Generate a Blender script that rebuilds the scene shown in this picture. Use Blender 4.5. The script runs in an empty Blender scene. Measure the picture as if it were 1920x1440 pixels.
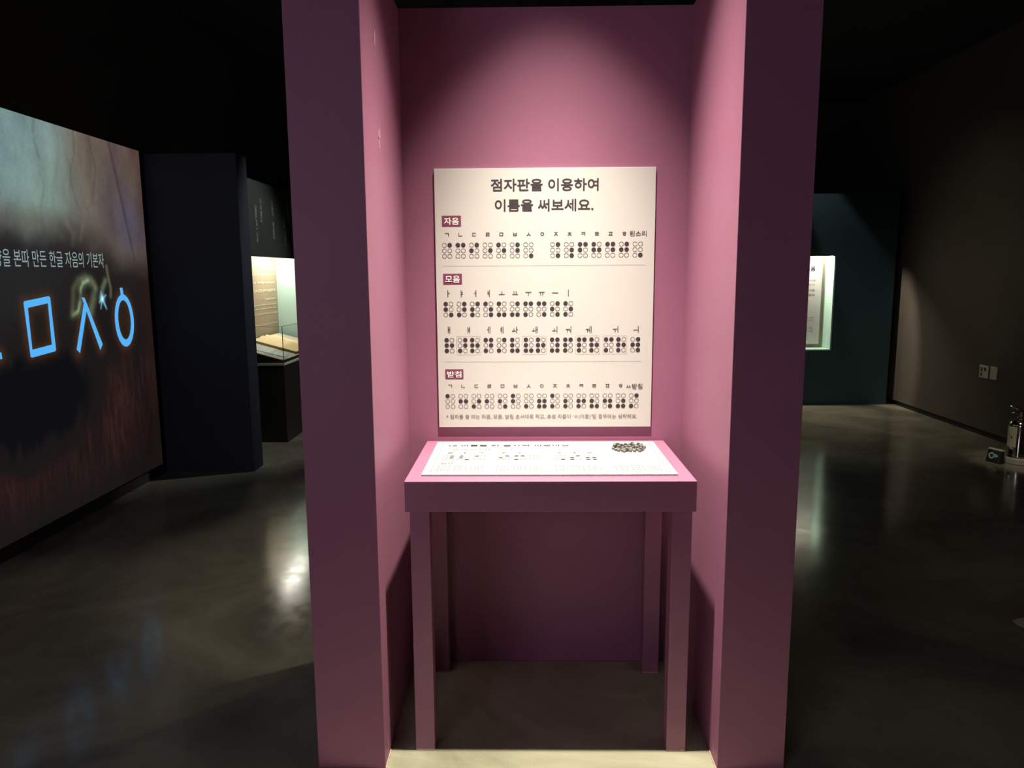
import bpy, bmesh, math, random
import numpy as np
from math import sin, cos, pi, atan, radians
from mathutils import Vector, Matrix

C = bpy.context.scene.collection
SC = bpy.context.scene

# ------------------------------------------------------------------ camera
FPX = 1387.0
PITCH, YAW, ROLL = atan(208 / FPX), atan(23 / FPX), 0.0062
f = Vector((-sin(YAW) * cos(PITCH), cos(YAW) * cos(PITCH), -sin(PITCH)))
r = Vector((cos(YAW), sin(YAW), 0.0))
u = r.cross(f)
r2 = r * cos(ROLL) - u * sin(ROLL)
u2 = u * cos(ROLL) + r * sin(ROLL)
cam = bpy.data.cameras.new('camera')
cam.sensor_fit = 'HORIZONTAL'; cam.sensor_width = 36.0
cam.lens = FPX * 36.0 / 1920.0
cam.clip_start = 0.05
co = bpy.data.objects.new('camera', cam); C.objects.link(co)
co.matrix_world = Matrix(((r2.x, u2.x, -f.x, 0), (r2.y, u2.y, -f.y, 0), (r2.z, u2.z, -f.z, 1.5), (0, 0, 0, 1)))
SC.camera = co

# ------------------------------------------------------------------ world, exposure
w = bpy.data.worlds.new('world'); SC.world = w; w.use_nodes = True
w.node_tree.nodes['Background'].inputs[0].default_value = (0, 0, 0, 1)
vs = SC.view_settings
vs.view_transform = 'Standard'; vs.look = 'None'; vs.exposure = 0.0; vs.gamma = 1.0
vs.use_curve_mapping = False

# ------------------------------------------------------------------ lights of the hall, plus an added fill
def spot(name, loc, aim, watts, col, size, blend, radius=0.03):
    l = bpy.data.lights.new(name, 'SPOT'); l.energy = watts; l.color = col
    l.spot_size = radians(size); l.spot_blend = blend; l.shadow_soft_size = radius
    o = bpy.data.objects.new(name, l); C.objects.link(o); o.location = loc
    o.rotation_euler = (Vector(aim) - Vector(loc)).to_track_quat('-Z', 'Y').to_euler()
    return o
def area(name, loc, aim, watts, col, sx, sy):
    l = bpy.data.lights.new(name, 'AREA'); l.energy = watts; l.color = col
    l.shape = 'RECTANGLE'; l.size = sx; l.size_y = sy
    o = bpy.data.objects.new(name, l); C.objects.link(o); o.location = loc
    if aim: o.rotation_euler = (Vector(aim) - Vector(loc)).to_track_quat('-Z', 'Y').to_euler()
    return o
WARM = (1.0, 0.90, 0.70)
spot('booth_spotlight', (0.11, 2.15, 3.30), (0.10, 2.20, 0.0), 700, (1.0, 0.96, 0.74), 60, 1.0, 0.03)
spot('booth_spotlight_core', (0.11, 2.15, 3.30), (0.08, 2.24, 0.0), 560, (1.0, 0.96, 0.74), 47, 1.0, 0.03)
spot('left_floor_spotlight', (1.3, 3.9, 3.42), (-0.45, 3.75, 0), 90, WARM, 38, 0.35, 0.05)
spot('left_near_spotlight', (0.9, 4.2, 3.42), (-1.9, 2.9, 0), 30, WARM, 30, 0.7, 0.05)
spot('left_wall_spotlight', (-0.3, 6.2, 3.42), (-2.3, 6.4, 1.3), 125, (.93, 1.0, .98), 52, 0.6, 0.05)
spot('right_wall_spotlight', (2.3, 6.2, 3.4), (4.18, 7.15, 1.6), 15, (1.0, .93, .72), 56, 1.0, 0.05)
spot('right_corner_spotlight', (2.6, 8.29, 3.4), (4.6, 8.34, 0.0), 360, (1, .88, .74), 20, 0.6, 0.03)
spot('extinguisher_spotlight', (2.7, 4.2, 3.4), (3.85, 5.68, 0.2), 120, WARM, 13, 1.0, 0.03)
spot('right_floor_spotlight', (2.9, 1.0, 3.4), (1.3, 2.4, 0), 11, WARM, 62, 0.6, 0.05)
spot('right_middle_spotlight', (3.2, 5.4, 3.4), (2.9, 7.6, 0), 42, WARM, 66, 0.9, 0.05)
area('front_fill_light', (-2.2, -1.6, 1.7), (0.0, 2.6, 1.2), 34, (0.92, 0.86, 1.0), 2.2, 1.6)  # unseen ambient fill, added behind the camera to brighten the booth front
area('recess_light', (-2.49, 7.60, 1.735), None, 8, (1.0, .95, .82), .12, .7)
area('niche_light', (3.0, 8.43, 1.735), None, 16, (1.0, .93, .74), .8, .08)

# ------------------------------------------------------------------ materials
def mat(name, col, rough=0.5, metal=0.0, var=0.06, scale=6.0, bump=0.0, bscale=80.0, rvar=0.0, spec=0.5, stretch=(1, 1, 1)):
    m = bpy.data.materials.new(name); m.use_nodes = True
    nt = m.node_tree; b = nt.nodes['Principled BSDF']
    b.inputs['Roughness'].default_value = rough; b.inputs['Metallic'].default_value = metal
    b.inputs['Specular IOR Level'].default_value = spec
    tc = nt.nodes.new('ShaderNodeTexCoord'); mp = nt.nodes.new('ShaderNodeMapping')
    mp.inputs['Scale'].default_value = stretch
    nt.links.new(tc.outputs['Object'], mp.inputs[0])
    n = nt.nodes.new('ShaderNodeTexNoise'); n.inputs['Scale'].default_value = scale; n.inputs['Detail'].default_value = 5
    nt.links.new(mp.outputs[0], n.inputs['Vector'])
    mx = nt.nodes.new('ShaderNodeMix'); mx.data_type = 'RGBA'
    mx.inputs['A'].default_value = (*[max(0, c * (1 - var)) for c in col], 1)
    mx.inputs['B'].default_value = (*[min(1, c * (1 + var)) for c in col], 1)
    nt.links.new(n.outputs['Fac'], mx.inputs['Factor']); nt.links.new(mx.outputs['Result'], b.inputs['Base Color'])
    if rvar:
        mr = nt.nodes.new('ShaderNodeMapRange'); mr.inputs['To Min'].default_value = rough - rvar; mr.inputs['To Max'].default_value = rough + rvar
        mr.inputs['From Min'].default_value = .3; mr.inputs['From Max'].default_value = .7
        nt.links.new(n.outputs['Fac'], mr.inputs['Value']); nt.links.new(mr.outputs[0], b.inputs['Roughness'])
    if bump:
        n2 = nt.nodes.new('ShaderNodeTexNoise'); n2.inputs['Scale'].default_value = bscale; n2.inputs['Detail'].default_value = 3
        nt.links.new(mp.outputs[0], n2.inputs['Vector'])
        bp = nt.nodes.new('ShaderNodeBump'); bp.inputs['Strength'].default_value = bump; bp.inputs['Distance'].default_value = 0.002
        nt.links.new(n2.outputs['Fac'], bp.inputs['Height']); nt.links.new(bp.outputs[0], b.inputs['Normal'])
    return m
def emis(name, col, s=1.0):
    m = bpy.data.materials.new(name); m.use_nodes = True
    b = m.node_tree.nodes['Principled BSDF']; b.inputs['Base Color'].default_value = (0, 0, 0, 1)
    b.inputs['Emission Color'].default_value = (*col, 1); b.inputs['Emission Strength'].default_value = s
    b.inputs['Roughness'].default_value = 0.8; b.inputs['Specular IOR Level'].default_value = 0.0
    return m

def floor_material():
    m = mat('polished_concrete', (0.1, 0.095, 0.08), 0.2)
    nt = m.node_tree; N = nt.nodes; L = nt.links; b = N['Principled BSDF']
    tc = N['Texture Coordinate']
    def noise(scale, detail, rough=.6, dist=0.0):
        n = N.new('ShaderNodeTexNoise'); n.inputs['Scale'].default_value = scale; n.inputs['Detail'].default_value = detail
        n.inputs['Roughness'].default_value = rough; n.inputs['Distortion'].default_value = dist
        L.new(tc.outputs['Object'], n.inputs['Vector']); return n
    big = noise(1.3, 8, .62, .8); fine = noise(14, 6)
    cr = N.new('ShaderNodeValToRGB'); e = cr.color_ramp.elements
    e[0].position = .32; e[0].color = (0.14, 0.128, 0.098, 1); e[1].position = .70; e[1].color = (0.36, 0.335, 0.25, 1)
    L.new(big.outputs['Fac'], cr.inputs[0])
    # fine scratches: thin lines of a stretched, twisted noise
    def scratches(rot, sx, sy, lo, hi):
        mp = N.new('ShaderNodeMapping'); mp.inputs['Rotation'].default_value = (0, 0, rot); mp.inputs['Scale'].default_value = (sx, sy, 1)
        L.new(tc.outputs['Object'], mp.inputs[0])
        v = N.new('ShaderNodeTexVoronoi'); v.feature = 'DISTANCE_TO_EDGE'; v.inputs['Scale'].default_value = 1.0
        L.new(mp.outputs[0], v.inputs['Vector'])
        mr = N.new('ShaderNodeMapRange'); mr.inputs['From Min'].default_value = lo; mr.inputs['From Max'].default_value = hi
        mr.inputs['To Min'].default_value = 1; mr.inputs['To Max'].default_value = 0
        L.new(v.outputs['Distance'], mr.inputs['Value']); return mr
    s1 = scratches(.35, 5.5, .9, .0, .006); s2 = scratches(1.9, 4.0, .8, .0, .004)
    mxs = N.new('ShaderNodeMath'); mxs.operation = 'MAXIMUM'; L.new(s1.outputs[0], mxs.inputs[0]); L.new(s2.outputs[0], mxs.inputs[1])
    brk = N.new('ShaderNodeMath'); brk.operation = 'MULTIPLY'; L.new(mxs.outputs[0], brk.inputs[0])
    patch = N.new('ShaderNodeMapRange'); patch.inputs['From Min'].default_value = .5; patch.inputs['From Max'].default_value = .62
    L.new(noise(2.3, 4).outputs['Fac'], patch.inputs['Value']); L.new(patch.outputs[0], brk.inputs[1])
    half = N.new('ShaderNodeMath'); half.operation = 'MULTIPLY'; half.inputs[1].default_value = .25; L.new(brk.outputs[0], half.inputs[0])
    mx = N.new('ShaderNodeMix'); mx.data_type = 'RGBA'; L.new(half.outputs[0], mx.inputs['Factor'])
    L.new(cr.outputs[0], mx.inputs['A']); mx.inputs['B'].default_value = (.42, .40, .34, 1)
    L.new(mx.outputs['Result'], b.inputs['Base Color'])
    mr = N.new('ShaderNodeMapRange'); mr.inputs['From Min'].default_value = .3; mr.inputs['From Max'].default_value = .7
    mr.inputs['To Min'].default_value = .10; mr.inputs['To Max'].default_value = .19
    L.new(fine.outputs['Fac'], mr.inputs['Value']); L.new(mr.outputs[0], b.inputs['Roughness'])
    bp = N.new('ShaderNodeBump'); bp.inputs['Strength'].default_value = .12; bp.inputs['Distance'].default_value = .004
    L.new(noise(3.5, 3).outputs['Fac'], bp.inputs['Height']); L.new(bp.outputs[0], b.inputs['Normal'])
    b.inputs['Specular IOR Level'].default_value = .33
    return m

M = {}
M['floor'] = floor_material()
M['pink'] = mat('mauve_paint', (0.27, 0.100, 0.175), 0.5, var=.07, scale=5, bump=.12, bscale=220, spec=.3)
M['pinkdark'] = mat('mauve_paint_table', (0.27, 0.100, 0.175), 0.36, var=.1, scale=4, bump=.15, bscale=120, stretch=(.25, 1, 4))
M['scuff'] = mat('scuffed_paint', (0.62, 0.45, 0.50), .6)
M['rawedge'] = mat('unpainted_edge', (0.40, 0.25, 0.22), .7)
M['wall'] = mat('charcoal_wall', (0.055, 0.047, 0.038), .75, var=.12, scale=3, bump=.2, bscale=160)
M['wall_r'] = mat('brown_grey_wall', (0.085, 0.070, 0.053), .75, var=.15, scale=4, bump=.2, bscale=160)
M['ceiling'] = mat('black_ceiling', (0.012, 0.011, 0.012), .9)
M['navy'] = mat('dark_teal_wall', (0.036, 0.085, 0.110), .7, var=.12, scale=3, bump=.15, bscale=180)
M['column'] = mat('navy_column', (0.020, 0.025, 0.038), .7, var=.1, scale=3, bump=.15, bscale=180)
M['greywall'] = mat('grey_green_wall', (0.050, 0.055, 0.048), .7, var=.1, scale=3)
M['black'] = mat('black_trim', (0.01, 0.01, 0.01), .6)
M['white'] = mat('white_board', (0.38, 0.37, 0.375), .5, var=.02, bump=.05, bscale=300)
M['poster'] = mat('poster_board', (0.515, 0.48, 0.485), .5, var=.02, bump=.05, bscale=300)
M['ink'] = mat('dark_ink', (0.028, 0.018, 0.026), .6)
M['greyink'] = mat('grey_ink', (0.16, 0.13, 0.13), .6)
M['tag'] = mat('plum_ink', (0.17, 0.03, 0.085), .6)
M['tagtext'] = mat('white_ink', (0.8, 0.76, 0.74), .6)
M['mint'] = mat('mint_panel', (0.52, 0.74, 0.66), .35, var=.02)
M['beige'] = mat('beige_panel', (0.46, 0.36, 0.23), .6, var=.04)
M['cream'] = mat('cream_letters', (1.0, .93, .72), .5)
M['wallletter'] = mat('pale_wall_letters', (.50, .50, .46), .6)
M['steel'] = mat('polished_steel', (.78, .72, .62), .12, metal=1.0, var=.03)
M['brass'] = mat('brass_valve', (.62, .40, .16), .25, metal=1.0)
M['label'] = mat('pale_yellow_label', (.50, .50, .33), .6)
M['stand'] = mat('cream_plastic', (.50, .48, .38), .45)
M['plastic'] = mat('ivory_plastic', (.66, .62, .54), .4)
M['socket'] = mat('socket_brown', (.16, .12, .09), .5)
M['paper'] = mat('old_paper', (.92, .68, .36), .7, var=.12, scale=20)
M['paperedge'] = mat('old_paper_edge', (.50, .33, .13), .8, var=.3, scale=60, stretch=(1, 1, 12))
M['caption'] = mat('caption_plate', (.42, .47, .48), .4)
M['plinth'] = mat('black_plinth', (.030, .024, .020), .5)
M['ledge'] = mat('cream_ledge', (.80, .76, .60), .5)
M['deck'] = mat('deck_fabric', (.60, .54, .42), .8)
M['peg'] = mat('grey_metal_peg', (.10, .092, .092), .6, metal=.0, var=.2, scale=60)
M['sticker'] = mat('cream_floor_sticker', (.62, .55, .38), .6)
def glassmat():
    m = bpy.data.materials.new('case_glass'); m.use_nodes = True; b = m.node_tree.nodes['Principled BSDF']
    b.inputs['Base Color'].default_value = (.96, .99, .98, 1); b.inputs['Roughness'].default_value = 0.0
    b.inputs['Transmission Weight'].default_value = 1.0; b.inputs['IOR'].default_value = 1.1
    nt = m.node_tree; tc = nt.nodes.new('ShaderNodeTexCoord'); n = nt.nodes.new('ShaderNodeTexNoise'); n.inputs['Scale'].default_value = 2
    nt.links.new(tc.outputs['Object'], n.inputs['Vector'])
    mr = nt.nodes.new('ShaderNodeMapRange'); mr.inputs['To Min'].default_value = 0; mr.inputs['To Max'].default_value = .01
    nt.links.new(n.outputs['Fac'], mr.inputs['Value']); nt.links.new(mr.outputs[0], b.inputs['Roughness'])
    return m
M['glass'] = glassmat()
M['glassedge'] = mat('green_glass_edge', (.10, .22, .20), .2)
M['glow_blue'] = emis('projected_blue', (0.095, 0.45, 0.95))
M['glow_text'] = emis('projected_pale_text', (0.27, 0.36, 0.36))
M['led'] = emis('led_strip', (1.0, .97, .86), 3.0)
M['dioxide'] = mat('mint_emblem', (.50, .66, .60), .4)

# ------------------------------------------------------------------ mesh helpers
def link(name, me, m, parent=None, loc=(0, 0, 0)):
    o = bpy.data.objects.new(name, me); C.objects.link(o)
    if m is not None and not me.materials: me.materials.append(M[m] if isinstance(m, str) else m)
    o.location = loc
    if parent: o.parent = parent
    return o
def bm_box(bm, x0, x1, y0, y1, z0, z1):
    v = [bm.verts.new(p) for p in ((x0, y0, z0), (x1, y0, z0), (x1, y1, z0), (x0, y1, z0), (x0, y0, z1), (x1, y0, z1), (x1, y1, z1), (x0, y1, z1))]
    for q in ((3, 2, 1, 0), (4, 5, 6, 7), (0, 1, 5, 4), (1, 2, 6, 5), (2, 3, 7, 6), (3, 0, 4, 7)):
        bm.faces.new([v[i] for i in q])
def bm_mesh(bm, name, bevel=0.0, smooth=False):
    if bevel:
        bmesh.ops.bevel(bm, geom=list(bm.edges), offset=bevel, segments=2, profile=.5, affect='EDGES')
    bmesh.ops.recalc_face_normals(bm, faces=bm.faces)
    me = bpy.data.meshes.new(name); bm.to_mesh(me); bm.free()
    if smooth:
        for p in me.polygons: p.use_smooth = True
    return me
def box(name, b, m, parent=None, bevel=0.0, loc=(0, 0, 0)):
    bm = bmesh.new(); bm_box(bm, *b); return link(name, bm_mesh(bm, name, bevel), m, parent, loc)
def boxes(name, bs, m, parent=None, bevel=0.0):
    bm = bmesh.new()
    for b in bs: bm_box(bm, *b)
    return link(name, bm_mesh(bm, name, bevel), m, parent)
def lathe(name, prof, m, parent=None, seg=40, loc=(0, 0, 0), smooth=True):
    bm = bmesh.new(); rings = []
    for (rr, z) in prof:
        rings.append([bm.verts.new((rr * cos(2 * pi * k / seg), rr * sin(2 * pi * k / seg), z)) for k in range(seg)])
    for a, b in zip(rings, rings[1:]):
        for k in range(seg): bm.faces.new((a[k], a[(k + 1) % seg], b[(k + 1) % seg], b[k]))
    bm.faces.new(rings[0][::-1]); bm.faces.new(rings[-1])
    me = bm_mesh(bm, name)
    if smooth:
        for p in me.polygons: p.use_smooth = len(p.vertices) == 4
        try: me.set_sharp_from_angle(angle=radians(40))
        except Exception: pass
    return link(name, me, m, parent, loc)
def tube(name, pts, rad, m, parent=None, seg=10, loc=(0, 0, 0)):
    bm = bmesh.new(); rings = []; pts = [Vector(p) for p in pts]
    for i, p in enumerate(pts):
        d = (pts[min(i + 1, len(pts) - 1)] - pts[max(i - 1, 0)]).normalized()
        a = d.orthogonal().normalized() if abs(d.z) > .9 else d.cross(Vector((0, 0, 1))).normalized()
        b = d.cross(a)
        rr = rad[i] if isinstance(rad, (list, tuple)) else rad
        rings.append([bm.verts.new(p + (a * cos(2 * pi * k / seg) + b * sin(2 * pi * k / seg)) * rr) for k in range(seg)])
    for a, b in zip(rings, rings[1:]):
        for k in range(seg): bm.faces.new((a[k], a[(k + 1) % seg], b[(k + 1) % seg], b[k]))
    bm.faces.new(rings[0][::-1]); bm.faces.new(rings[-1])
    return link(name, bm_mesh(bm, name, 0, True), m, parent, loc)
def thing(name, label, cat, loc=(0, 0, 0), group=None):
    o = bpy.data.objects.new(name, None); C.objects.link(o); o.location = loc; o.empty_display_size = .1
    o['label'] = label; o['category'] = cat
    if group: o['group'] = group
    return o
def struct(o):
    o['kind'] = 'structure'; return o

# a flat frame on a surface: origin, right, up, normal
class Frame:
    def __init__(s, o, ex, ey, n): s.o, s.ex, s.ey, s.n = Vector(o), Vector(ex), Vector(ey), Vector(n)
    def p(s, x, y, h=0.0): return s.o + s.ex * x + s.ey * y + s.n * h
_fonts = {}
def text_mesh(body, bold=0.0):
    k = (body, bold)
    if k in _fonts: return _fonts[k]
    cu = bpy.data.curves.new('text', 'FONT'); cu.body = body; cu.size = 1.0; cu.resolution_u = 3; cu.offset = bold; cu.fill_mode = 'FRONT'
    o = bpy.data.objects.new('text', cu); C.objects.link(o)
    dg = bpy.context.evaluated_depsgraph_get(); dg.update()
    me = bpy.data.meshes.new_from_object(o.evaluated_get(dg))
    V = [tuple(v.co) for v in me.vertices]; P = [tuple(p.vertices) for p in me.polygons]
    bpy.data.objects.remove(o); bpy.data.curves.remove(cu); bpy.data.meshes.remove(me)
    _fonts[k] = (V, P); return V, P
STAMP = [(-1, -.4), (-1, .4), (1, -.4), (1, .4), (0, -1), (0, 1)]
class Print:
    """Collects flat printed shapes on a Frame; build() links them as one part."""
    def __init__(s, fr, h=0.0006): s.fr, s.h, s.V, s.F = fr, h, [], []
    def poly(s, pts, h=None):
        b = len(s.V); hh = s.h if h is None else h
        s.V += [s.fr.p(x, y, hh) for x, y in pts]; s.F.append(tuple(range(b, b + len(pts))))
    def rect(s, x0, y0, x1, y1): s.poly([(x0, y0), (x1, y0), (x1, y1), (x0, y1)])
    def disc(s, x, y, r, n=20): s.poly([(x + r * cos(2 * pi * k / n), y + r * sin(2 * pi * k / n)) for k in range(n)])
    def ring(s, x, y, r, t, n=20):
        b = len(s.V)
        for k in range(n):
            c, q = cos(2 * pi * k / n), sin(2 * pi * k / n)
            s.V += [s.fr.p(x + r * c, y + r * q, s.h), s.fr.p(x + (r - t) * c, y + (r - t) * q, s.h)]
        for k in range(n):
            a, d = b + 2 * k, b + 2 * ((k + 1) % n); s.F.append((a, d, d + 1, a + 1))
    def frame(s, x0, y0, x1, y1, t):
        s.rect(x0, y0, x1, y0 + t); s.rect(x0, y1 - t, x1, y1); s.rect(x0, y0 + t, x0 + t, y1 - t); s.rect(x1 - t, y0 + t, x1, y1 - t)
    def text(s, body, x0, x1, y0, y1, bold=0.0):
        V, P = text_mesh(body)
        if not V: return
        a = np.array(V); lo, hi = a.min(0), a.max(0)
        sx = (x1 - x0) / max(hi[0] - lo[0], 1e-6); sy = (y1 - y0) / max(hi[1] - lo[1], 1e-6)
        t = bold * sy; k = 0
        x0 += t; x1 -= t; y0 += t; y1 -= t
        sx = (x1 - x0) / max(hi[0] - lo[0], 1e-6); sy = (y1 - y0) / max(hi[1] - lo[1], 1e-6)
        for ox, oy in (STAMP if bold else [(0, 0)]):
            b = len(s.V); k += 1
            s.V += [s.fr.p(x0 + ox * t + (v[0] - lo[0]) * sx, y0 + oy * t + (v[1] - lo[1]) * sy, s.h + k * .00004) for v in V]
            s.F += [tuple(b + i for i in p) for p in P]
    def glyph(s, body, xc, yc, size, bold=0.0):
        """one glyph at a true scale, centred on its em box"""
        V, P = text_mesh(body)
        a = np.array(V); lo, hi = a.min(0), a.max(0)
        xm = (lo[0] + hi[0]) / 2; k = 0
        for ox, oy in (STAMP if bold else [(0, 0)]):
            b = len(s.V); k += 1
            s.V += [s.fr.p(xc + (v[0] - xm + ox * bold) * size, yc + (v[1] - .38 + oy * bold) * size, s.h + k * .00004) for v in V]
            s.F += [tuple(b + i for i in p) for p in P]
    def build(s, name, m, parent=None, label=None, loc=(0, 0, 0)):
        me = bpy.data.meshes.new(name); lv = Vector(loc)
        me.from_pydata([tuple(v - lv) for v in s.V], [], s.F); me.update()
        o = link(name, me, m, parent)
        if label: o['label'] = label
        return o

# ================================================================== SETTING
H = 3.56
struct(box('floor', (-2.95, 4.35, -2.6, 9.75, -0.1, 0), 'floor'))
struct(box('ceiling', (-2.95, 4.35, -2.6, 9.75, H, H + .1), 'ceiling'))
struct(box('wall_left', (-2.95, -2.76, -2.6, 9.75, 0, H), 'wall'))
struct(box('wall_right', (4.18, 4.35, -2.6, 9.75, 0.055, H), 'wall_r'))
struct(box('baseboard_right', (4.20, 4.35, -2.6, 9.75, 0.0, 0.055), 'black'))
struct(box('wall_far', (-2.76, 4.18, 9.6, 9.75, 0, H), 'wall'))
struct(box('wall_behind', (-2.76, 4.18, -2.6, -2.5, 0, H), 'wall'))

# column and text wall on the left
struct(box('wall_column', (-2.755, -2.08, 5.50, 5.70, 0, 2.37), 'column'))
wl = struct(boxes('wall_recess', [(-2.66, -2.36, 5.70, 6.35, 0, 2.32), (-2.66, -2.36, 8.0, 9.4, 0, 2.32), (-2.39, -2.36, 6.35, 8.0, 1.66, 2.32), (-2.66, -2.39, 6.35, 8.0, 1.76, 2.32), (-2.75, -2.66, 5.70, 9.4, 0, 2.32)], 'greywall'))
wf = Frame((-2.36, 0, 0), (0, 1, 0), (0, 0, 1), (1, 0, 0))
def column_text(pr, s, yc, z0, z1, drift, size):
    n = len(s)
    for i, ch in enumerate(s):
        if ch != ' ':
            pr.glyph(ch, yc + drift * i / max(1, n - 1), z0 + (z1 - z0) * i / max(1, n - 1), size)
for args in (('나도꿈의', 7.541, 2.215, 2.04, .003, .062), ('훈에서의도', 7.405, 2.03, 1.80, .01, .062), ('ㅎ홀이 제흘잘', 7.072, 2.17, 1.86, .012, .058),
             ('거리멀다', 6.765, 2.15, 1.985, .002, .055), ('글꿈드시ㄱ니라', 6.633, 2.08, 1.80, .004, .055)):
    pr = Print(wf, .002); column_text(pr, *args); pr.build('wall_lettering', 'wallletter', wl)
# lining of the lit recess
boxes('mint_lining', [(-2.66, -2.36, 7.985, 8.0, 0, 1.66), (-2.66, -2.39, 7.985, 8.0, 1.66, 1.76)], 'mint', wl)
bp_ = box('back_panel', (-2.66, -2.655, 6.35, 7.983, 0, 1.76), 'beige', wl)
bf = Frame((-2.655, 0, 0), (0, 1, 0), (0, 0, 1), (1, 0, 0))
L_ = [('훈민정음 해례본을 바탕으로 보는', 7.0, 7.93, 1.593, .042), ('제자 원리', 7.56, 7.93, 1.543, .038),
      ('오늘의 글자와 옛 글자를 나란히 놓고', 6.9, 7.925, 1.493, .026), ('소리와 모양의 관계를 살펴본다', 6.9, 7.925, 1.408, .028),
      ('HUNMINJEONGEUM HAERYE', 6.9, 7.925, 1.318, .044), ('Letters', 7.6, 7.935, 1.244, .03),
      ('The basic consonants follow the organs', 6.9, 7.93, 1.187, .022), ('of speech and the vowels follow the', 6.9, 7.91, 1.148, .022),
      ('sky, the earth and the human being', 6.9, 7.935, 1.096, .022), ('and joined they make a syllable', 6.9, 7.935, .99, .022)]
for s, y0, y1, z, h in L_:
    pr = Print(bf, .003); pr.text(s, y0, y1, z - h * .1, z + h * .8, .012); pr.build('panel_lettering', 'cream', bp_)
box('led_strip', (-2.56, -2.44, 7.25, 7.95, 1.742, 1.757), 'led', wl)

# dark teal wall on the right with a lit niche
NX0, NX1, NZ0, NZ1 = 2.05, 3.447, 0.618, 1.665
wb = struct(boxes('wall_back', [(1.2, NX0, 8.33, 8.75, 0, 2.335), (NX1, 4.10, 8.33, 8.75, 0, 2.335), (NX0, NX1, 8.33, 8.75, 0, NZ0), (NX0, NX1, 8.33, 8.36, NZ1, 2.335), (NX0, NX1, 8.36, 8.75, 1.76, 2.335), (NX0, NX1, 8.62, 8.75, NZ0, 1.76)], 'navy'))
boxes('mint_lining', [(NX1 - .012, NX1, 8.335, 8.60, NZ0, NZ1), (NX1 - .012, NX1, 8.361, 8.60, NZ1, 1.76), (NX0, NX1 - .012, 8.335, 8.60, NZ0, NZ0 + .012)], 'mint', wb)
box('niche_back', (NX0, NX1, 8.60, 8.62, NZ0, 1.76), 'beige', wb)
box('led_strip', (2.6, 3.40, 8.38, 8.48, 1.742, 1.757), 'led', wb)
pn = thing('niche_poster', 'tall white text panel mounted in the lit mint niche of the dark teal wall', 'poster', (3.06, 8.54, .674))
box('board', (-.328, .328, 0, .045, 0, .968), 'poster', pn, .002)
box('mount', (-.25, .25, .045, .061, .1, .86), 'black', pn)
nf = Frame((0, 0, 0), (1, 0, 0), (0, 0, 1), (0, -1, 0))
def ntext(rows, m, name):
    for s, x1, z0, z1, wdt, bold in rows:
        pr = Print(nf, .002); pr.text(s, x1 - wdt - 3.06, x1 - 3.06, z0 - .674, z1 - .674, bold); pr.build(name, m, pn)
ntext([('모음', 3.308, 1.502, 1.562, .118, .02)], 'ink', 'poster_title')
ntext([('하늘과 땅과 사람 ㅏㅓ', 3.305, 1.432, 1.452, .30, .0), ('본뜬 글자 소리에', 3.312, 1.386, 1.408, .28, .0), ('모음의', 3.305, 1.342, 1.360, .10, .0),
       ('만들어진 기본 글자를', 3.309, 1.274, 1.298, .30, .01), ('획을 더해 어울림', 3.312, 1.222, 1.248, .28, .01),
       ('vowels of the letters moved', 3.309, .970, .988, .32, .0), ('sky earth human union', 3.307, .934, .952, .30, .0),
       ('letters were read by king', 3.307, .846, .866, .30, .0), ('and used along', 3.305, .812, .832, .24, .0)], 'greyink', 'poster_text')

# ================================================================== BOOTH
bo = thing('display_booth', 'tall open mauve painted booth with deep side pillars around the white table', 'booth', (0, 0, 0))
XL0, XL1, XR0, XR1 = -0.634, -0.429, 0.582, 0.783
YF, YB, ZT = 2.06, 2.70, 2.402
a = box('side_pillar', (XL0, XL1, YF, 2.80, 0.002, ZT), 'pink', bo, .0015)
b_ = box('side_pillar', (XR0, XR1, YF, 2.80, 0.002, ZT), 'pink', bo, .0015)
box('back_panel', (XL1 - .001, XR0 + .001, YB, 2.80, 0.002, ZT), 'pink', bo)
def scuff(parent, x, pts, nx):
    fr = Frame((x, 0, 0), (0, 1, 0), (0, 0, 1), (nx, 0, 0)); p = Print(fr, .001)
    for q in pts: p.poly(q)
    p.build('scuff_mark', 'scuff', parent, 'pale scuff on the paint')
scuff(a, XL1, [[(2.252, 2.155), (2.257, 2.15), (2.262, 2.185), (2.256, 2.205)], [(2.262, 2.13), (2.264, 2.13), (2.262, 2.16)]], 1)
scuff(a, XL1, [[(2.262, 1.87), (2.266, 1.87), (2.285, 1.925), (2.282, 1.93)], [(2.284, 1.87), (2.288, 1.868), (2.266, 1.92), (2.263, 1.918)], [(2.292, 1.90), (2.295, 1.90), (2.293, 1.94)]], 1)
scuff(a, XL1, [[(2.108, .03), (2.113, .028), (2.111, .075), (2.107, .08)]], 1)
scuff(b_, XR0, [[(2.10, .03), (2.104, .028), (2.115, .07)]], -1)
box('bottom_edge', (XL1, XL1 + .003, YF, 2.15, 0.0, .004), 'rawedge', bo)
box('bottom_edge', (XR0 - .003, XR0, YF, 2.15, 0, .004), 'rawedge', bo)

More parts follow.
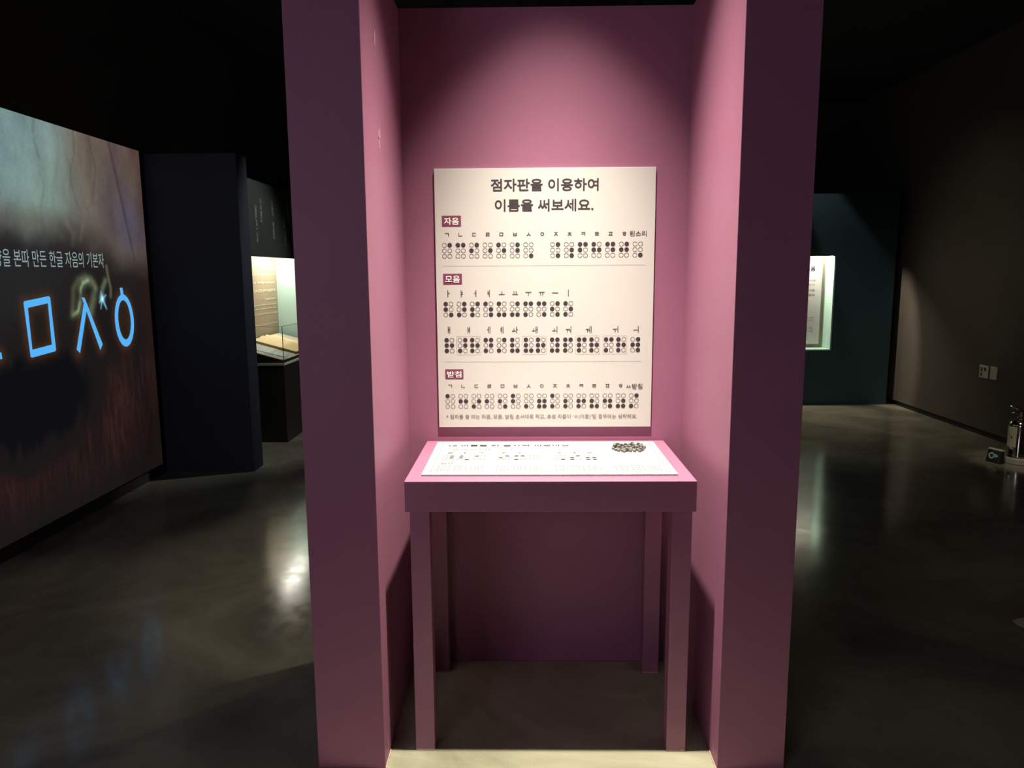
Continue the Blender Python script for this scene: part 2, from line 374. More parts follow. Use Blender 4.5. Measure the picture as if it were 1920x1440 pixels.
# ================================================================== TABLE
TX0, TX1, TY0, TY1, TZ0, TZ1 = -0.362, 0.516, 2.150, 2.695, 0.787, 0.882
tb = thing('display_table', 'mauve table with thick top and four square legs inside the booth', 'table', (.077, 2.42, 0))
def tl(b): return (b[0] - .077, b[1] - .077, b[2] - 2.42, b[3] - 2.42, b[4], b[5])
box('tabletop', tl((TX0, TX1, TY0, TY1, TZ0, TZ1)), 'pinkdark', tb, .0012)
for x0, y0, y1 in ((-.348, 2.151, 2.211), (.445, 2.151, 2.211), (-.348, 2.615, 2.675), (.443, 2.615, 2.675)):
    lg = box('leg', tl((x0, x0 + .060, y0, y1, .0, TZ0)), 'pinkdark', tb, .0015)
    box('foot_edge', tl((x0 + .001, x0 + .059, y0 - .001, y0 + .001, 0.0, .004)), 'rawedge', lg)

# ================================================================== WALL POSTER
PX0, PZ0, PW, PH, PT = -0.316, 0.935, 0.783, 0.931, 0.009
po = thing('wall_poster', 'large white poster of letters and dot patterns on the booth back wall', 'poster', (0, YB - PT, PZ0))
box('board', (PX0, PX0 + PW, 0, PT - .001, 0, PH), 'poster', po, .0006)
pf = Frame((0, 0, -PZ0), (1, 0, 0), (0, 0, 1), (0, -1, 0))
pr = Print(pf); pr.text('점자판을 이용하여', -.1153, .2656, 1.7864, 1.8295, .019); pr.build('heading_line', 'ink', po)
pr = Print(pf); pr.text('이름을 써보세요.', -.1017, .2479, 1.7165, 1.7591, .019); pr.build('heading_line', 'ink', po)
for s, x0, z0, x1, z1 in (('자음', -.2912, 1.6655, -.2229, 1.7034), ('모음', -.2905, 1.461, -.2227, 1.499), ('받침', -.2897, 1.1156, -.2229, 1.152)):
    pr = Print(pf); pr.rect(x0, z0, x1, z1); t_ = pr.build('section_tag', 'tag', po, 'plum tag with white lettering')
    pr = Print(pf, .0012); pr.text(s, x0 + .0075, x1 - .0075, z0 + .0062, z1 - .0068, .02); pr.build('tag_lettering', 'tagtext', t_)
DOT_R, DX, DZ = .0081, .0194, .01955
def cell(fr, x, z, dots, parent, r=DOT_R, dx=DX, dz=DZ, t=.0013, m='ink', h=.0006):
    """braille cell: x of its left column, z of its middle row; dots as numbers 1..6"""
    p = Print(fr, h)
    for d in range(1, 7):
        cx = x + (0 if d <= 3 else dx); cz = z + dz * (1 - (d - 1) % 3)
        if str(d) in dots: p.disc(cx, cz, r)
        else: p.ring(cx, cz, r, t)
    return p.build('braille_cell', m, parent)
def letters(items, zc, size, fr=None, par=None):
    for s, x in items:
        p = Print(fr or pf); p.glyph(s, x, zc, size, .006 if fr is None else .02); p.build('printed_letter', 'ink', par or po)
    return Print(pf)
P0 = .04865
# row 1 : initial consonants
x1 = [-.2742 + .04871 * i for i in range(14)]
p = letters(zip('ㄱㄴㄷㄹㅁㅂㅅㅇㅈㅊㅋㅌㅍㅎ', x1), 1.6375, .0235); p.text('된소리', .3774, .4378, 1.6275, 1.6462, .006); p.build('printed_word', 'ink', po)
cx = [-.2841 + .0486 * i for i in range(7)] + [.1035 + .0490 * i for i in range(7)]
for x, d in zip(cx, ('4', '14', '24', '5', '15', '45', '6', '46', '56', '124', '125', '145', '245', '6')): cell(pf, x, 1.5808, d, po)
def dashes(x0, x1, z):
    p = Print(pf); n = int((x1 - x0) / .0066)
    for i in range(n): p.rect(x0 + i * .0066, z - .0006, x0 + i * .0066 + .0040, z + .0006)
    o = p.build('dashed_line', 'greyink', po); o['kind'] = 'stuff'
dashes(-.2896, .4403, 1.5264)
# row 2 : vowels
p = letters(zip('ㅏㅑㅓㅕㅗㅛㅜㅠㅡㅣ', [-.2716 + .04806 * i for i in range(10)]), 1.4285, .0265)
for i, d in enumerate(('126', '345', '234', '156', '136', '346', '134', '146', '246', '135')): cell(pf, -.2831 + .0482 * i, 1.3710, d, po)
# row 3 : compound vowels
p = letters(zip('ㅐㅒㅔㅖㅘㅙㅚㅝㅞㅟㅢ', (-.2728, -.2006, -.128, -.0804, -.0328, .0396, .112, .1617, .2349, .3323, .4062)), 1.2965, .0265)
for x, d in ((-.2823, '1235'), (-.2336, '345'), (-.1889, '1235'), (-.1393, '1345'), (-.0911, '34'), (-.0429, '1236'), (.007, '1236'), (.0511, '1235'), (.1024, '13456'),
             (.1504, '1234'), (.2007, '1234'), (.2456, '1235'), (.2985, '134'), (.3434, '1235'), (.3953, '2456')): cell(pf, x, 1.2397, d, po)
for (x0, z0), (xx, zz) in (((-.2454, 1.2050), (-.1572, 1.273)), ((-.0047, 1.205), (.0819, 1.273)), ((.1889, 1.205), (.2764, 1.273)), ((.2869, 1.205), (.3739, 1.273))):
    p = Print(pf); p.frame(x0, z0, xx, zz, .0007); p.build('cell_frame', 'greyink', po, 'thin grey frame around two dot patterns')
dashes(-.2898, .4351, 1.1790)
# row 4 : finals
p = letters(zip('ㄱㄴㄷㄹㅁㅂㅅㅇㅈㅊㅋㅌㅍㅎ', [-.2726 + .04822 * i for i in range(14)]), 1.0895, .0235)
p.text('ㅆ받침', .3745, .4336, 1.0762, 1.0962, .006); p.build('printed_word', 'ink', po)
for i, d in enumerate(('1', '25', '35', '2', '26', '12', '3', '2356', '13', '23', '235', '236', '256', '356', '34')): cell(pf, -.2827 + .04830 * i, 1.0326, d, po)
p = Print(pf); p.text("* 점자를 쓸 때는 자음, 모음, 받침 순서대로 적고, 초성 자음이 ‘ㅇ(이응)’일 경우에는 생략해요.", -.2885, .4166, .9635, .9830, .004); p.build('footnote', 'greyink', po)

# ================================================================== TABLE BOARD
BX0, BX1, BY0, BY1, BT = -0.318, 0.471, 2.208, 2.652, 0.006
bd = thing('letter_board', 'white board of dot rings lying on the mauve table', 'board', (0, 0, TZ1))
box('board', (BX0, BX1, BY0, BY1, 0.0004, BT), 'white', bd, .0006)
df = Frame((0, 0, BT), (1, 0, 0), (0, 1, 0), (0, 0, 1))
p = Print(df); p.frame(-.293, BY0 + .022, .450, BY1 - .02, .0012); p.build('border_line', 'ink', bd)
p = Print(df); p.text('내 이름을 한 글자씩 써보아요.', -.270, .170, 2.575, 2.605, .012); p.build('heading_line', 'ink', bd)
p = Print(df); p.text('* 예시) 박두성 → ㅂㅏㄱ / ㄷㅜ / ㅅㅓㅇ', -.272, .152, 2.518, 2.536); p.build('example_line', 'ink', bd)
for s, x in (('ㅂ', -.255), ('ㅏ', -.202), ('ㄱ', -.150), ('ㄷ', -.068), ('ㅜ', -.016), ('ㅅ', .118), ('ㅓ', .170), ('ㅇ', .223)): letters([(s, x)], 2.481, .026, df, bd)
for x, d in ((-.266, '45'), (-.213, '126'), (-.161, '1'), (-.079, '24'), (-.027, '134'), (.025, ''), (.107, '6'), (.159, '234'), (.212, '2356')):
    cell(df, x, 2.414, d, bd, r=.0082, dx=.0215, dz=.0235, t=.0021, h=.0004)
p = Print(df); p.text('점자', -.273, -.232, 2.328, 2.350); p.build('row_label', 'ink', bd)
for g, gx in enumerate((-.268, -.080, .107, .296)):
    for k in range(3): cell(df, gx + .0527 * k, 2.281, '', bd, r=.0086, dx=.0218, dz=.0245, t=.0021, h=.0004)
for x in (-.111, .077, .264):
    p = Print(df); p.rect(x - .0004, 2.262, x + .0004, 2.302); p.build('divider_line', 'greyink', bd)

# pile of small grey pegs
random.seed(7)
pos = []; tries = 0
while len(pos) < 46 and tries < 60000:
    tries += 1
    a_, q_ = random.random() * 2 * pi, math.sqrt(random.random())
    x, y = .366 + .060 * q_ * cos(a_), 2.537 + .055 * q_ * sin(a_)
    if all((x - s[0]) ** 2 + (y - s[1]) ** 2 > .0123 ** 2 for s in pos): pos.append((x, y, 0))
up = []
for (x, y, _) in pos[:26]:
    xx, yy = x + random.uniform(-.005, .005), y + random.uniform(-.005, .005)
    if abs(xx - .363) < .05 and abs(yy - 2.537) < .042 and all((xx - s[0]) ** 2 + (yy - s[1]) ** 2 > .0123 ** 2 for s in up): up.append((xx, yy, 1))
lx = min(range(len(pos)), key=lambda k: pos[k][0]); rx = max(range(len(pos)), key=lambda k: pos[k][0]); nx_ = min(range(len(pos)), key=lambda k: pos[k][1])
ZB = TZ1 + BT
peg = lathe('braille_peg', [(.0050, 0), (.0058, .0006), (.0058, .0066), (.0048, .0076), (.0030, .0082)], 'peg', None, 14)
for i, (x, y, l) in enumerate(pos + up):
    o = peg if i == 0 else peg.copy()
    if i: C.objects.link(o)
    o.location = (x, y, ZB + (.0002 if l == 0 else .0084))
    o['label'] = 'small grey peg in the pile on the white board'
    if i == lx: o['label'] = 'leftmost small grey peg of the pile on the board'
    if i == rx: o['label'] = 'rightmost small grey peg of the pile on the board'
    if i == nx_: o['label'] = 'small grey peg of the pile nearest to the table front'
    o['category'] = 'peg'; o['group'] = 'grey pegs piled on the white board'

# ================================================================== PROJECTION SCREEN ON THE LEFT WALL
sc = thing('projection_screen', 'large lit projection of blue letters over a stained paper on the left wall', 'screen', (-2.76, 0, 0))
SY0, SY1, SZ0, SZ1 = 1.0, 5.43, 0.085, 2.378
ny, nz = 700, 310
ys = np.linspace(SY0, SY1, ny); zs = np.linspace(SZ0, SZ1, nz)
Yg, Zg = np.meshgrid(ys, zs, indexing='ij')
rng = np.random.RandomState(3)
def vnoise(fy, fz, seed):
    rg = np.random.RandomState(seed); gy, gz = int((SY1 - SY0) * fy) + 3, int((SZ1 - SZ0) * fz) + 3
    g = rg.rand(gy, gz); yy = (Yg - SY0) * fy; zz = (Zg - SZ0) * fz
    i, j = yy.astype(int), zz.astype(int); a, b = yy - i, zz - j; a, b = a * a * (3 - 2 * a), b * b * (3 - 2 * b)
    return (g[i, j] * (1 - a) * (1 - b) + g[i + 1, j] * a * (1 - b) + g[i, j + 1] * (1 - a) * b + g[i + 1, j + 1] * a * b)
def fbm(fy, fz, seed, n=5):
    s = 0; w_ = 0
    for k in range(n): s = s + vnoise(fy * 2 ** k, fz * 2 ** k, seed + k) * .55 ** k; w_ += .55 ** k
    return s / w_
wy = (fbm(1.6, 1.6, 11) - .5) * .35; wz = (fbm(1.6, 1.6, 31) - .5) * .35
def G(y, z, sy, sz, warp=1.0): return np.exp(-(((Yg + wy * warp - y) / sy) ** 2 + ((Zg + wz * warp - z) / sz) ** 2))
def lin(c): c = np.array(c) / 255.; return np.where(c < .04045, c / 12.92, ((c + .055) / 1.055) ** 2.4)
img = np.zeros((ny, nz, 3)) + lin((27, 23, 23))
def over(mask, c):
    global img
    m_ = np.clip(mask, 0, 1)[..., None]; img = img * (1 - m_) + lin(c) * m_
sm = lambda x, a, b: np.clip((x - a) / (b - a), 0, 1) ** 2 * (3 - 2 * np.clip((x - a) / (b - a), 0, 1))
edge = sm(Zg + wz * .9 - .10 * np.sin((Yg - 3.3) * 2.2), 1.54, 1.90)
over(edge, (108, 96, 86))
over(edge * G(4.15, 2.20, .40, .40) * 1.1, (128, 156, 156))
over(edge * G(4.38, 1.96, .28, .26) * .95, (126, 150, 140))
over(edge * G(3.4, 2.05, .55, .5) * .9, (120, 146, 146)); over(edge * G(2.2, 2.1, .7, .5) * .8, (104, 110, 102))
over(edge * G(4.80, 2.25, .26, .45) * .8, (112, 100, 88))
over(edge * np.exp(-((Zg - 1.80) / .09) ** 2) * sm(fbm(4, 1.5, 401), .3, .7) * .8, (88, 78, 62))
for cy, cw, ca_ in ((4.30, .012, .3), (4.62, .010, .35), (4.83, .014, .25), (5.32, .010, .4), (3.95, .012, .3)):
    over(edge * np.exp(-((Yg + wy * .25 - cy + .03 * np.sin(Zg * 14 + cy * 9)) / cw) ** 2) * ca_ * sm(fbm(2, 5, 500 + int(cy * 10)), .35, .6), (58, 56, 50))
over(edge * G(5.10, 2.28, .14, .3) * .7, (92, 70, 70))
over(edge * G(5.20, 1.90, .25, .22) * .75, (84, 80, 104))
over(edge * G(5.42, 2.25, .12, .5) * .85, (84, 58, 54))
over(edge * np.exp(-((Yg - (5.04 + (2.38 - Zg) * .28)) / .018) ** 2) * .55, (50, 44, 58))
over(edge * np.exp(-((Yg - (4.44 + .05 * np.sin(Zg * 9)))/ .02) ** 2) * .25, (90, 100, 90))
img *= (1 - edge * .8 * (fbm(5, 2.2, 71) - .36))[..., None]
img *= (1 - edge * .14 * (fbm(30, 22, 171, 3) - .3))[..., None]
# middle dark zone, with greyish haze
over((1 - edge) * G(4.0, 1.55, .75, .35) * .35, (52, 54, 56)); over((1 - edge) * G(5.1, 1.55, .25, .25) * .3, (56, 44, 44))
over((1 - edge) * G(4.75, 1.70, .35, .12) * .45, (70, 64, 60))
# reddish lower zone round a dark hole
low = sm(fbm(6, 3, 201), .35, .65)
red = sm(np.hypot((Yg + wy * .5 - 4.05) / .62, (Zg + wz * .6 - .78) / .36), .95, 1.25) * sm(Zg, .08, .5) * sm(1.05 - Zg, .0, .35)
over(red * (.3 + .5 * low), (46, 26, 25)); over(red * low * G(5.0, .85, .16, .3) * .6, (66, 44, 32))
over(red * G(3.3, .5, .6, .25) * .5, (46, 28, 30))
fib = sm(fbm(34, 5, 701, 3), .48, .68); over(red * fib * .28, (66, 46, 38)); over(red * sm(fbm(50, 9, 711, 3), .5, .7) * .35, (20, 12, 14))
hr = np.hypot((Yg + wy * .5 - 4.08) / .56, (Zg + wz * .5 + (fbm(18, 3, 721) - .5) * .16 - .79) / .31)
over((1 - sm(hr, .75, 1.05)) * .95, (14, 15, 19))
over(sm(Yg, 5.20, 5.40) * (1 - edge) * .6, (40, 26, 22))
over(G(5.3, .35, .35, .35) * .6, (16, 11, 12))
# glows round the letters and smoke
def seg(ax, az, bx, bz):
    d = np.array([bx - ax, bz - az]); t = np.clip(((Yg - ax) * d[0] + (Zg - az) * d[1]) / (d @ d), 0, 1)
    return np.hypot(Yg - ax - t * d[0], Zg - az - t * d[1])
def path(pts):
    r_ = 9.0
    for a_, b_2 in zip(pts, pts[1:]): r_ = np.minimum(r_, seg(*a_, *b_2))
    return r_
def addg(d, wd, c, k): 
    global img
    img = img + np.exp(-(d / wd) ** 2)[..., None] * lin(c) * k
MO = [(4.055, 1.343), (4.26, 1.362), (4.262, 1.086), (4.063, 1.073), (4.055, 1.343)]
ang = np.linspace(0, 2 * pi, 25)
OO = [(5.054 + .100 * cos(t), 1.194 + .165 * sin(t)) for t in ang]
SS = [(4.50, 1.04), (4.61, 1.34), (4.745, 1.04)]
NN = [(3.60, 1.37), (3.60, 1.086), (3.81, 1.086)]
for pth in (MO, OO, SS, NN):
    addg(path(pth), .045, (92, 56, 22), .42)
over(G(4.16, 1.21, .07, .10, .2) * .6, (38, 28, 18)); over(G(5.05, 1.19, .06, .11, .2) * .5, (58, 40, 22))
arc = [(4.474, 1.261), (4.537, 1.287), (4.565, 1.339), (4.583, 1.421), (4.614, 1.456), (4.668, 1.471), (4.723, 1.449), (4.738, 1.406), (4.700, 1.334), (4.669, 1.274)]
d = path(arc); ns = .5 + fbm(9, 9, 301)
wisp = .35 + .9 * sm(fbm(7, 7, 611), .35, .65)
d = np.abs(d + (fbm(5, 5, 621) - .5) * .02)
img = img + (np.exp(-(d / .03) ** 2) * wisp)[..., None] * lin((88, 98, 74)) * .6
img = img + (np.exp(-(path(arc[:6]) / .011) ** 2) * wisp)[..., None] * lin((120, 150, 122)) * .6
addg(path([(4.476, 1.272), (4.509, 1.423), (4.566, 1.475), (4.63, 1.492), (4.701, 1.479), (4.746, 1.424)]), .022, (84, 86, 62), .55)
addg(path([(4.89, 1.559), (4.901, 1.484), (4.919, 1.414), (4.911, 1.364)]), .014, (100, 104, 78), .6)
addg(path([(4.863, 1.466), (4.822, 1.416), (4.794, 1.342)]), .02, (96, 110, 84), .7)
addg(np.hypot(Yg - 4.81, Zg - 1.352), .022, (130, 200, 230), 1.0)
for k_, (ey, ez) in enumerate(((4.855, 1.372), (4.84, 1.30), (4.785, 1.29), (4.775, 1.33), (4.80, 1.395), (4.85, 1.285))):
    addg(seg(4.81, 1.352, ey, ez), .006, (110, 170, 190), .7)
addg(path([(4.50, 1.82), (4.56, 1.75), (4.54, 1.69)]), .018, (110, 100, 80), .16); addg(path([(4.66, 1.80), (4.63, 1.72)]), .016, (100, 94, 80), .16)
img *= (.93 + .14 * rng.rand(ny, nz))[..., None]
img = np.clip(img, 0, 1)
me = bpy.data.meshes.new('picture')
vv = np.stack([np.full(Yg.size, .012), Yg.ravel(), Zg.ravel()], 1)
idx = np.arange(ny * nz).reshape(ny, nz)
q = np.stack([idx[:-1, :-1], idx[1:, :-1], idx[1:, 1:], idx[:-1, 1:]], -1).reshape(-1, 4)
me.vertices.add(len(vv)); me.vertices.foreach_set('co', vv.ravel())
me.loops.add(q.size); me.loops.foreach_set('vertex_index', q.ravel())
me.polygons.add(len(q)); me.polygons.foreach_set('loop_start', np.arange(len(q)) * 4)
me.update(calc_edges=True)
ca = me.color_attributes.new('picture', 'FLOAT_COLOR', 'POINT')
ca.data.foreach_set('color', np.concatenate([img.reshape(-1, 3), np.ones((ny * nz, 1))], 1).ravel().astype(np.float32))
pm = emis('projected_picture', (1, 1, 1), 1.0)
at_ = pm.node_tree.nodes.new('ShaderNodeVertexColor'); at_.layer_name = 'picture'
pm.node_tree.links.new(at_.outputs['Color'], pm.node_tree.nodes['Principled BSDF'].inputs['Emission Color'])
pic = link('picture', me, pm, sc)
box('screen_board', (.001, .0115, SY0, SY1, SZ0, SZ1), 'black', sc)
sf = Frame((.012, 0, 0), (0, 1, 0), (0, 0, 1), (1, 0, 0))
def strip(pts_out, pts_in, name, lab):
    n = len(pts_out); V = [tuple(sf.p(x, y, .002)) for x, y in pts_out] + [tuple(sf.p(x, y, .002)) for x, y in pts_in]
    F = [(i, (i + 1) % n, n + (i + 1) % n, n + i) for i in range(n)]
    m_ = bpy.data.meshes.new(name); m_.from_pydata(V, [], F); o = link(name, m_, 'glow_blue', sc); o['label'] = lab; return o
strip([(4.039, 1.354), (4.045, 1.363), (4.262, 1.385), (4.274, 1.376), (4.281, 1.070), (4.270, 1.063), (4.062, 1.049), (4.052, 1.056)],
      [(4.071, 1.324), (4.072, 1.326), (4.246, 1.344), (4.247, 1.343), (4.247, 1.106), (4.246, 1.105), (4.074, 1.093), (4.073, 1.094)], 'projected_letter', 'square blue letter of light')
strip([(5.054 + .121 * cos(t), 1.193 + .180 * sin(t)) for t in ang[:-1]], [(5.055 + .079 * cos(t), 1.198 + .135 * sin(t)) for t in ang[:-1]], 'projected_letter', 'round blue letter of light')
p = Print(sf, .0025); p.poly([(5.026, 1.416), (5.060, 1.418), (5.070, 1.362), (5.032, 1.362)]); p.build('letter_tick', 'glow_blue', sc)
p = Print(sf, .002); p.poly([(4.580, 1.368), (4.612, 1.364), (4.765, 1.058), (4.733, 1.022)]); p.poly([(4.600, 1.335), (4.628, 1.300), (4.512, 1.026), (4.480, 1.052)])
p.build('projected_letter', 'glow_blue', sc, 'forked blue letter of light')
p = Print(sf, .002); p.poly([(3.58, 1.38), (3.62, 1.38), (3.62, 1.105), (3.825, 1.105), (3.829, 1.070), (3.58, 1.066)]); p.build('projected_letter', 'glow_blue', sc, 'angled blue letter of light cut by the frame')
p = Print(sf, .002); p.text('모양을 본따 만든 한글 자음의 기본자', 3.780, 4.862, 1.550, 1.645); p.build('projected_sentence', 'glow_text', sc)

# ================================================================== GLASS CASE WITH BOOK
cs = thing('glass_showcase', 'glass topped display case on a black plinth by the lit recess', 'showcase', (-2.39, 7.2, 0))
def cl(b): return (b[0] + 2.39, b[1] + 2.39, b[2] - 7.2, b[3] - 7.2, b[4], b[5])
CX0, CX1, CY0, CY1 = -2.645, -2.135, 6.50, 7.90
box('plinth', cl((CX0, CX1, CY0, CY1, 0, .700)), 'plinth', cs, .002)
box('ledge', cl((CX0, CX1 + .006, CY0 - .006, CY1, .700, .720)), 'ledge', cs)
g = .007; zt = 1.047
box('glass_pane', cl((CX0, CX1, CY0, CY0 + g, .721, zt - .003)), 'glass', cs)
box('glass_pane', cl((CX1 - g, CX1, CY0 + g + .001, CY1 - .002, .721, zt - .003)), 'glass', cs)
boxes('glass_edge', [cl((CX0, CX1, CY0, CY0 + g, zt - .0025, zt)), cl((CX1 - g, CX1, CY0 + g + .001, CY1 - .002, zt - .0025, zt)), cl((CX1 - .0005, CX1 + .002, CY0 - .002, CY0 + .0015, .721, zt))], 'glassedge', cs)
# sloping deck : z = .745 + .28 * (-2.15 - X)
def dz(x): return .742 + .28 * (-2.145 - x)
bm = bmesh.new()
x0, x1_, y0, y1 = CX0 + .02, -2.148, CY0 + .012, CY1 - .02
vs_ = [(x0, y0, .722), (x1_, y0, .722), (x1_, y1, .722), (x0, y1, .722), (x0, y0, dz(x0)), (x1_, y0, dz(x1_)), (x1_, y1, dz(x1_)), (x0, y1, dz(x0))]
vv_ = [bm.verts.new((a[0] + 2.39, a[1] - 7.2, a[2] - .004)) for a in vs_]
for qq in ((3, 2, 1, 0), (0, 1, 5, 4), (1, 2, 6, 5), (2, 3, 7, 6), (3, 0, 4, 7)): bm.faces.new([vv_[i] for i in qq])
bm.faces.new([vv_[i] for i in (4, 5, 6, 7)])
link('sloping_base', bm_mesh(bm, 'sloping_base'), 'plinth', cs)
bm = bmesh.new()
vv_ = [bm.verts.new((a[0] + 2.39, a[1] - 7.2, dz(a[0]) + h_)) for h_ in (-.003, .004) for a in ((x0, y0), (x1_, y0), (x1_, y1), (x0, y1))]
for qq in ((3, 2, 1, 0), (4, 5, 6, 7), (0, 1, 5, 4), (1, 2, 6, 5), (2, 3, 7, 6), (3, 0, 4, 7)): bm.faces.new([vv_[i] for i in qq])
link('deck_cover', bm_mesh(bm, 'deck_cover'), 'deck', cs)
tilt = -math.atan(.28)   # surface drops towards +X
def on_deck(o, x, y, rz=0.0, h=.0045):
    o.rotation_euler = (Matrix.Rotation(-tilt, 4, 'Y') @ Matrix.Rotation(rz, 4, 'Z')).to_euler(); o.location = (x, y, dz(x) + h)
bk = thing('open_book', 'old open book with yellowed pages inside the glass case', 'book'); 
def page_block(sgn, name):
    bm = bmesh.new(); n = 9; W = .30; D = .42; rows = []
    for i in range(n):
        t = i / (n - 1); y = sgn * W * t; h = .030 + .016 * math.exp(-((t - .22) / .2) ** 2) - .008 * t - (.012 if i == 0 else 0)
        rows.append([bm.verts.new((-D / 2, y, h)), bm.verts.new((D / 2, y, h)), bm.verts.new((D / 2, y, 0.001)), bm.verts.new((-D / 2, y, 0.001))])
    top = []
    for a_, b_2 in zip(rows, rows[1:]):
        for k in range(4):
            fc = bm.faces.new((a_[k], a_[(k + 1) % 4], b_2[(k + 1) % 4], b_2[k])); fc.material_index = 0 if k == 0 else 1
    for rr in (rows[0], rows[-1]):
        fc = bm.faces.new(rr); fc.material_index = 1
    me = bm_mesh(bm, name); me.materials.append(M['paper']); me.materials.append(M['paperedge'])
    return link(name, me, None, bk)
page_block(1, 'page_block'); page_block(-1, 'page_block')
on_deck(bk, -2.372, 7.26, radians(0), .0045)
cp = thing('caption_plate', 'pale grey caption plate on the case deck before the book', 'plate')
bm = bmesh.new(); bm_box(bm, -.16, .10, -.10, .10, 0, .004); link('plate', bm_mesh(bm, 'plate'), 'caption', cp)
cf = Frame((0, 0, .004), (0, 1, 0), (-1, 0, 0), (0, 0, 1)); p = Print(cf, .0006)
for k in range(4): p.rect(-.09, -.08 + k * .055, .09, -.078 + k * .055)
p.rect(-.001, -.09, .001, .15); p.build('ruled_lines', 'greyink', cp)
on_deck(cp, -2.28, 6.74, radians(8))

# ================================================================== OUTLETS ON THE RIGHT WALL
def plate(name, label, y0, y1, z0, z1, detail):
    t = thing(name, label, 'outlet', (4.18, (y0 + y1) / 2, (z0 + z1) / 2)); w_, h_ = (y1 - y0) / 2, (z1 - z0) / 2
    box('cover', (-.009, -.0005, -w_, w_, -h_, h_), 'plastic', t, .002)
    return t, w_, h_
t, w_, h_ = plate('wall_outlet', 'wider ivory outlet plate with dark sockets, left of the two on the right wall', 6.665, 6.79, .531, .648, 1)
box('socket', (-.011, -.0095, .012, .043, -.003, .038), 'socket', t, .0006)
box('socket', (-.011, -.0095, -.036, -.010, .008, .038), 'black', t, .0006)
bm = bmesh.new()
for k in (0,): bmesh.ops.create_cone(bm, cap_ends=True, segments=20, radius1=.017, radius2=.017, depth=.002, matrix=Matrix.Translation((-.010, .028, -.028)) @ Matrix.Rotation(pi / 2, 4, 'Y'))
link('socket', bm_mesh(bm, 'socket'), 'socket', t)
t, w_, h_ = plate('switch_plate', 'narrow blank ivory plate, right of the two on the right wall', 6.542, 6.632, .535, .650, 0)
t['category'] = 'outlet'
box('insert', (-.0115, -.0095, -.024, .024, -.040, .040), 'plastic', t, .001)
for zz in (.018, -.026):
    bm = bmesh.new(); bmesh.ops.create_cone(bm, cap_ends=True, segments=16, radius1=.007, radius2=.007, depth=.0015, matrix=Matrix.Translation((-.0125, 0, zz)) @ Matrix.Rotation(pi / 2, 4, 'Y'))
    link('button', bm_mesh(bm, 'button'), 'stand', t)

# ================================================================== FIRE EXTINGUISHER
EX = (3.872, 5.72, 0)
ex = thing('fire_extinguisher', 'polished steel fire extinguisher on a cream base by the right wall', 'extinguisher', EX)
lathe('stand', [(.082, 0), (.090, .004), (.090, .040), (.084, .050), (.084, .052)], 'stand', ex, 8, smooth=False)
lathe('cylinder', [(.070, .053), (.078, .058), (.079, .075), (.079, .300), (.076, .318), (.064, .335), (.040, .347), (.020, .352)], 'steel', ex, 48)
lathe('foot_ring', [(.081, .058), (.083, .062), (.083, .070), (.081, .074)], 'steel', ex, 48)
lathe('valve', [(.016, .352), (.018, .356), (.018, .372), (.012, .376), (.012, .395), (.015, .398), (.015, .408)], 'brass', ex, 24)
tube('carry_handle', [(.012, 0, .400), (-.03, 0, .404), (-.085, 0, .402)], [.006, .007, .004], 'steel', ex)
tube('squeeze_lever', [(.014, 0, .410), (-.03, 0, .430), (-.095, 0, .456)], [.006, .007, .004], 'steel', ex)
tube('hose', [(.015, 0, .392), (.055, .0, .400), (.092, .0, .36), (.097, .0, .26), (.094, 0, .14)], .009, 'black', ex, 12)
lathe('pressure_gauge', [(.014, -.004), (.016, 0), (.016, .008), (.012, .010)], 'steel', ex, 20, loc=(-.03, -.02, .366))
bm = bmesh.new(); n = 10; col = []
for i in range(n + 1):
    a_ = radians(152 + 70 * i / n); col.append((bm.verts.new((.0800 * cos(a_), .0800 * sin(a_), .135)), bm.verts.new((.0800 * cos(a_), .0800 * sin(a_), .295))))
for a_, b_2 in zip(col, col[1:]): bm.faces.new((a_[0], b_2[0], b_2[1], a_[1]))
lb = link('label_sheet', bm_mesh(bm, 'label_sheet'), 'label', ex); lb['label'] = 'pale yellow instruction label'
bm = bmesh.new(); a_ = radians(196); bm2 = []
for da, z in ((-.06, .20), (.06, .20), (.06, .222), (-.06, .222)): bm2.append(bm.verts.new((.0806 * cos(a_ + da), .0806 * sin(a_ + da), z)))
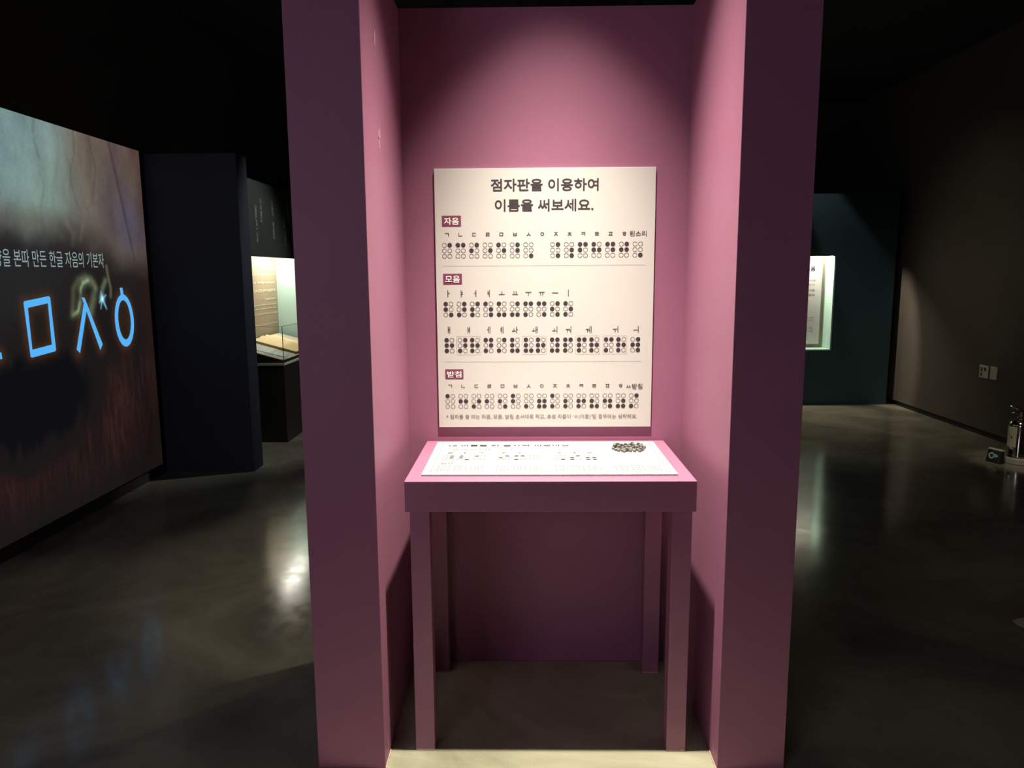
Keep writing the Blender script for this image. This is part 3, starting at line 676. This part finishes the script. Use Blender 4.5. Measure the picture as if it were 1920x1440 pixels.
bm.faces.new(bm2); link('label_symbol', bm_mesh(bm, 'label_symbol'), 'ink', lb)

# small sign block beside it
sg = thing('sign_block', 'small black wedge block with pale rim and mint emblem by the extinguisher', 'sign', (3.700, 5.735, 0))
sg.rotation_euler = (0, 0, radians(-72))
sg.scale = (1.0, 0.8, 1.0)
bm = bmesh.new()
vv_ = [bm.verts.new(p) for p in ((-.062, -.02, 0), (.062, -.02, 0), (.062, .05, 0), (-.062, .05, 0), (-.058, .006, .098), (.058, .006, .098), (.058, .034, .098), (-.058, .034, .098))]
for qq in ((3, 2, 1, 0), (4, 5, 6, 7), (0, 1, 5, 4), (1, 2, 6, 5), (2, 3, 7, 6), (3, 0, 4, 7)): bm.faces.new([vv_[i] for i in qq])
M['gloss'] = mat('black_acrylic', (.012, .013, .014), .12)
link('block', bm_mesh(bm, 'block', .002), 'gloss', sg)
box('rim', (-.061, .061, .002, .037, .0985, .108), 'plastic', sg, .001)
gf = Frame((0, -.0205, 0), (1, 0, 0), (0, .256, .967), (0, -.967, .256)); p = Print(gf, .001)
p.ring(-.020, .055, .026, .012, 20); p.poly([(-.005, .045), (.030, .050), (.036, .062), (.012, .074), (-.008, .066)]); p.build('emblem', 'dioxide', sg)

# floor sticker cut off by the right edge of the picture
fs = thing('floor_sticker', 'cream sticker with a dark dot on the floor at the right edge', 'sticker', (2.19, 3.0, 0))
bm = bmesh.new()
pts = [(-.082, .045), (-.03, .068), (.07, .07), (.09, -.02), (.02, -.06), (-.070, -.036), (-.088, .01)]
lo = [bm.verts.new((x, y, 0.0004)) for x, y in pts]; hi = [bm.verts.new((x, y, .002)) for x, y in pts]
bm.faces.new(hi); bm.faces.new(lo[::-1])
for i in range(len(pts)): j = (i + 1) % len(pts); bm.faces.new((lo[i], lo[j], hi[j], hi[i]))
link('sticker_sheet', bm_mesh(bm, 'sticker_sheet'), 'sticker', fs)
p = Print(Frame((0, 0, .002), (1, 0, 0), (0, 1, 0), (0, 0, 1)), .0006); p.disc(.0, .004, .02); p.build('printed_dot', 'ink', fs)
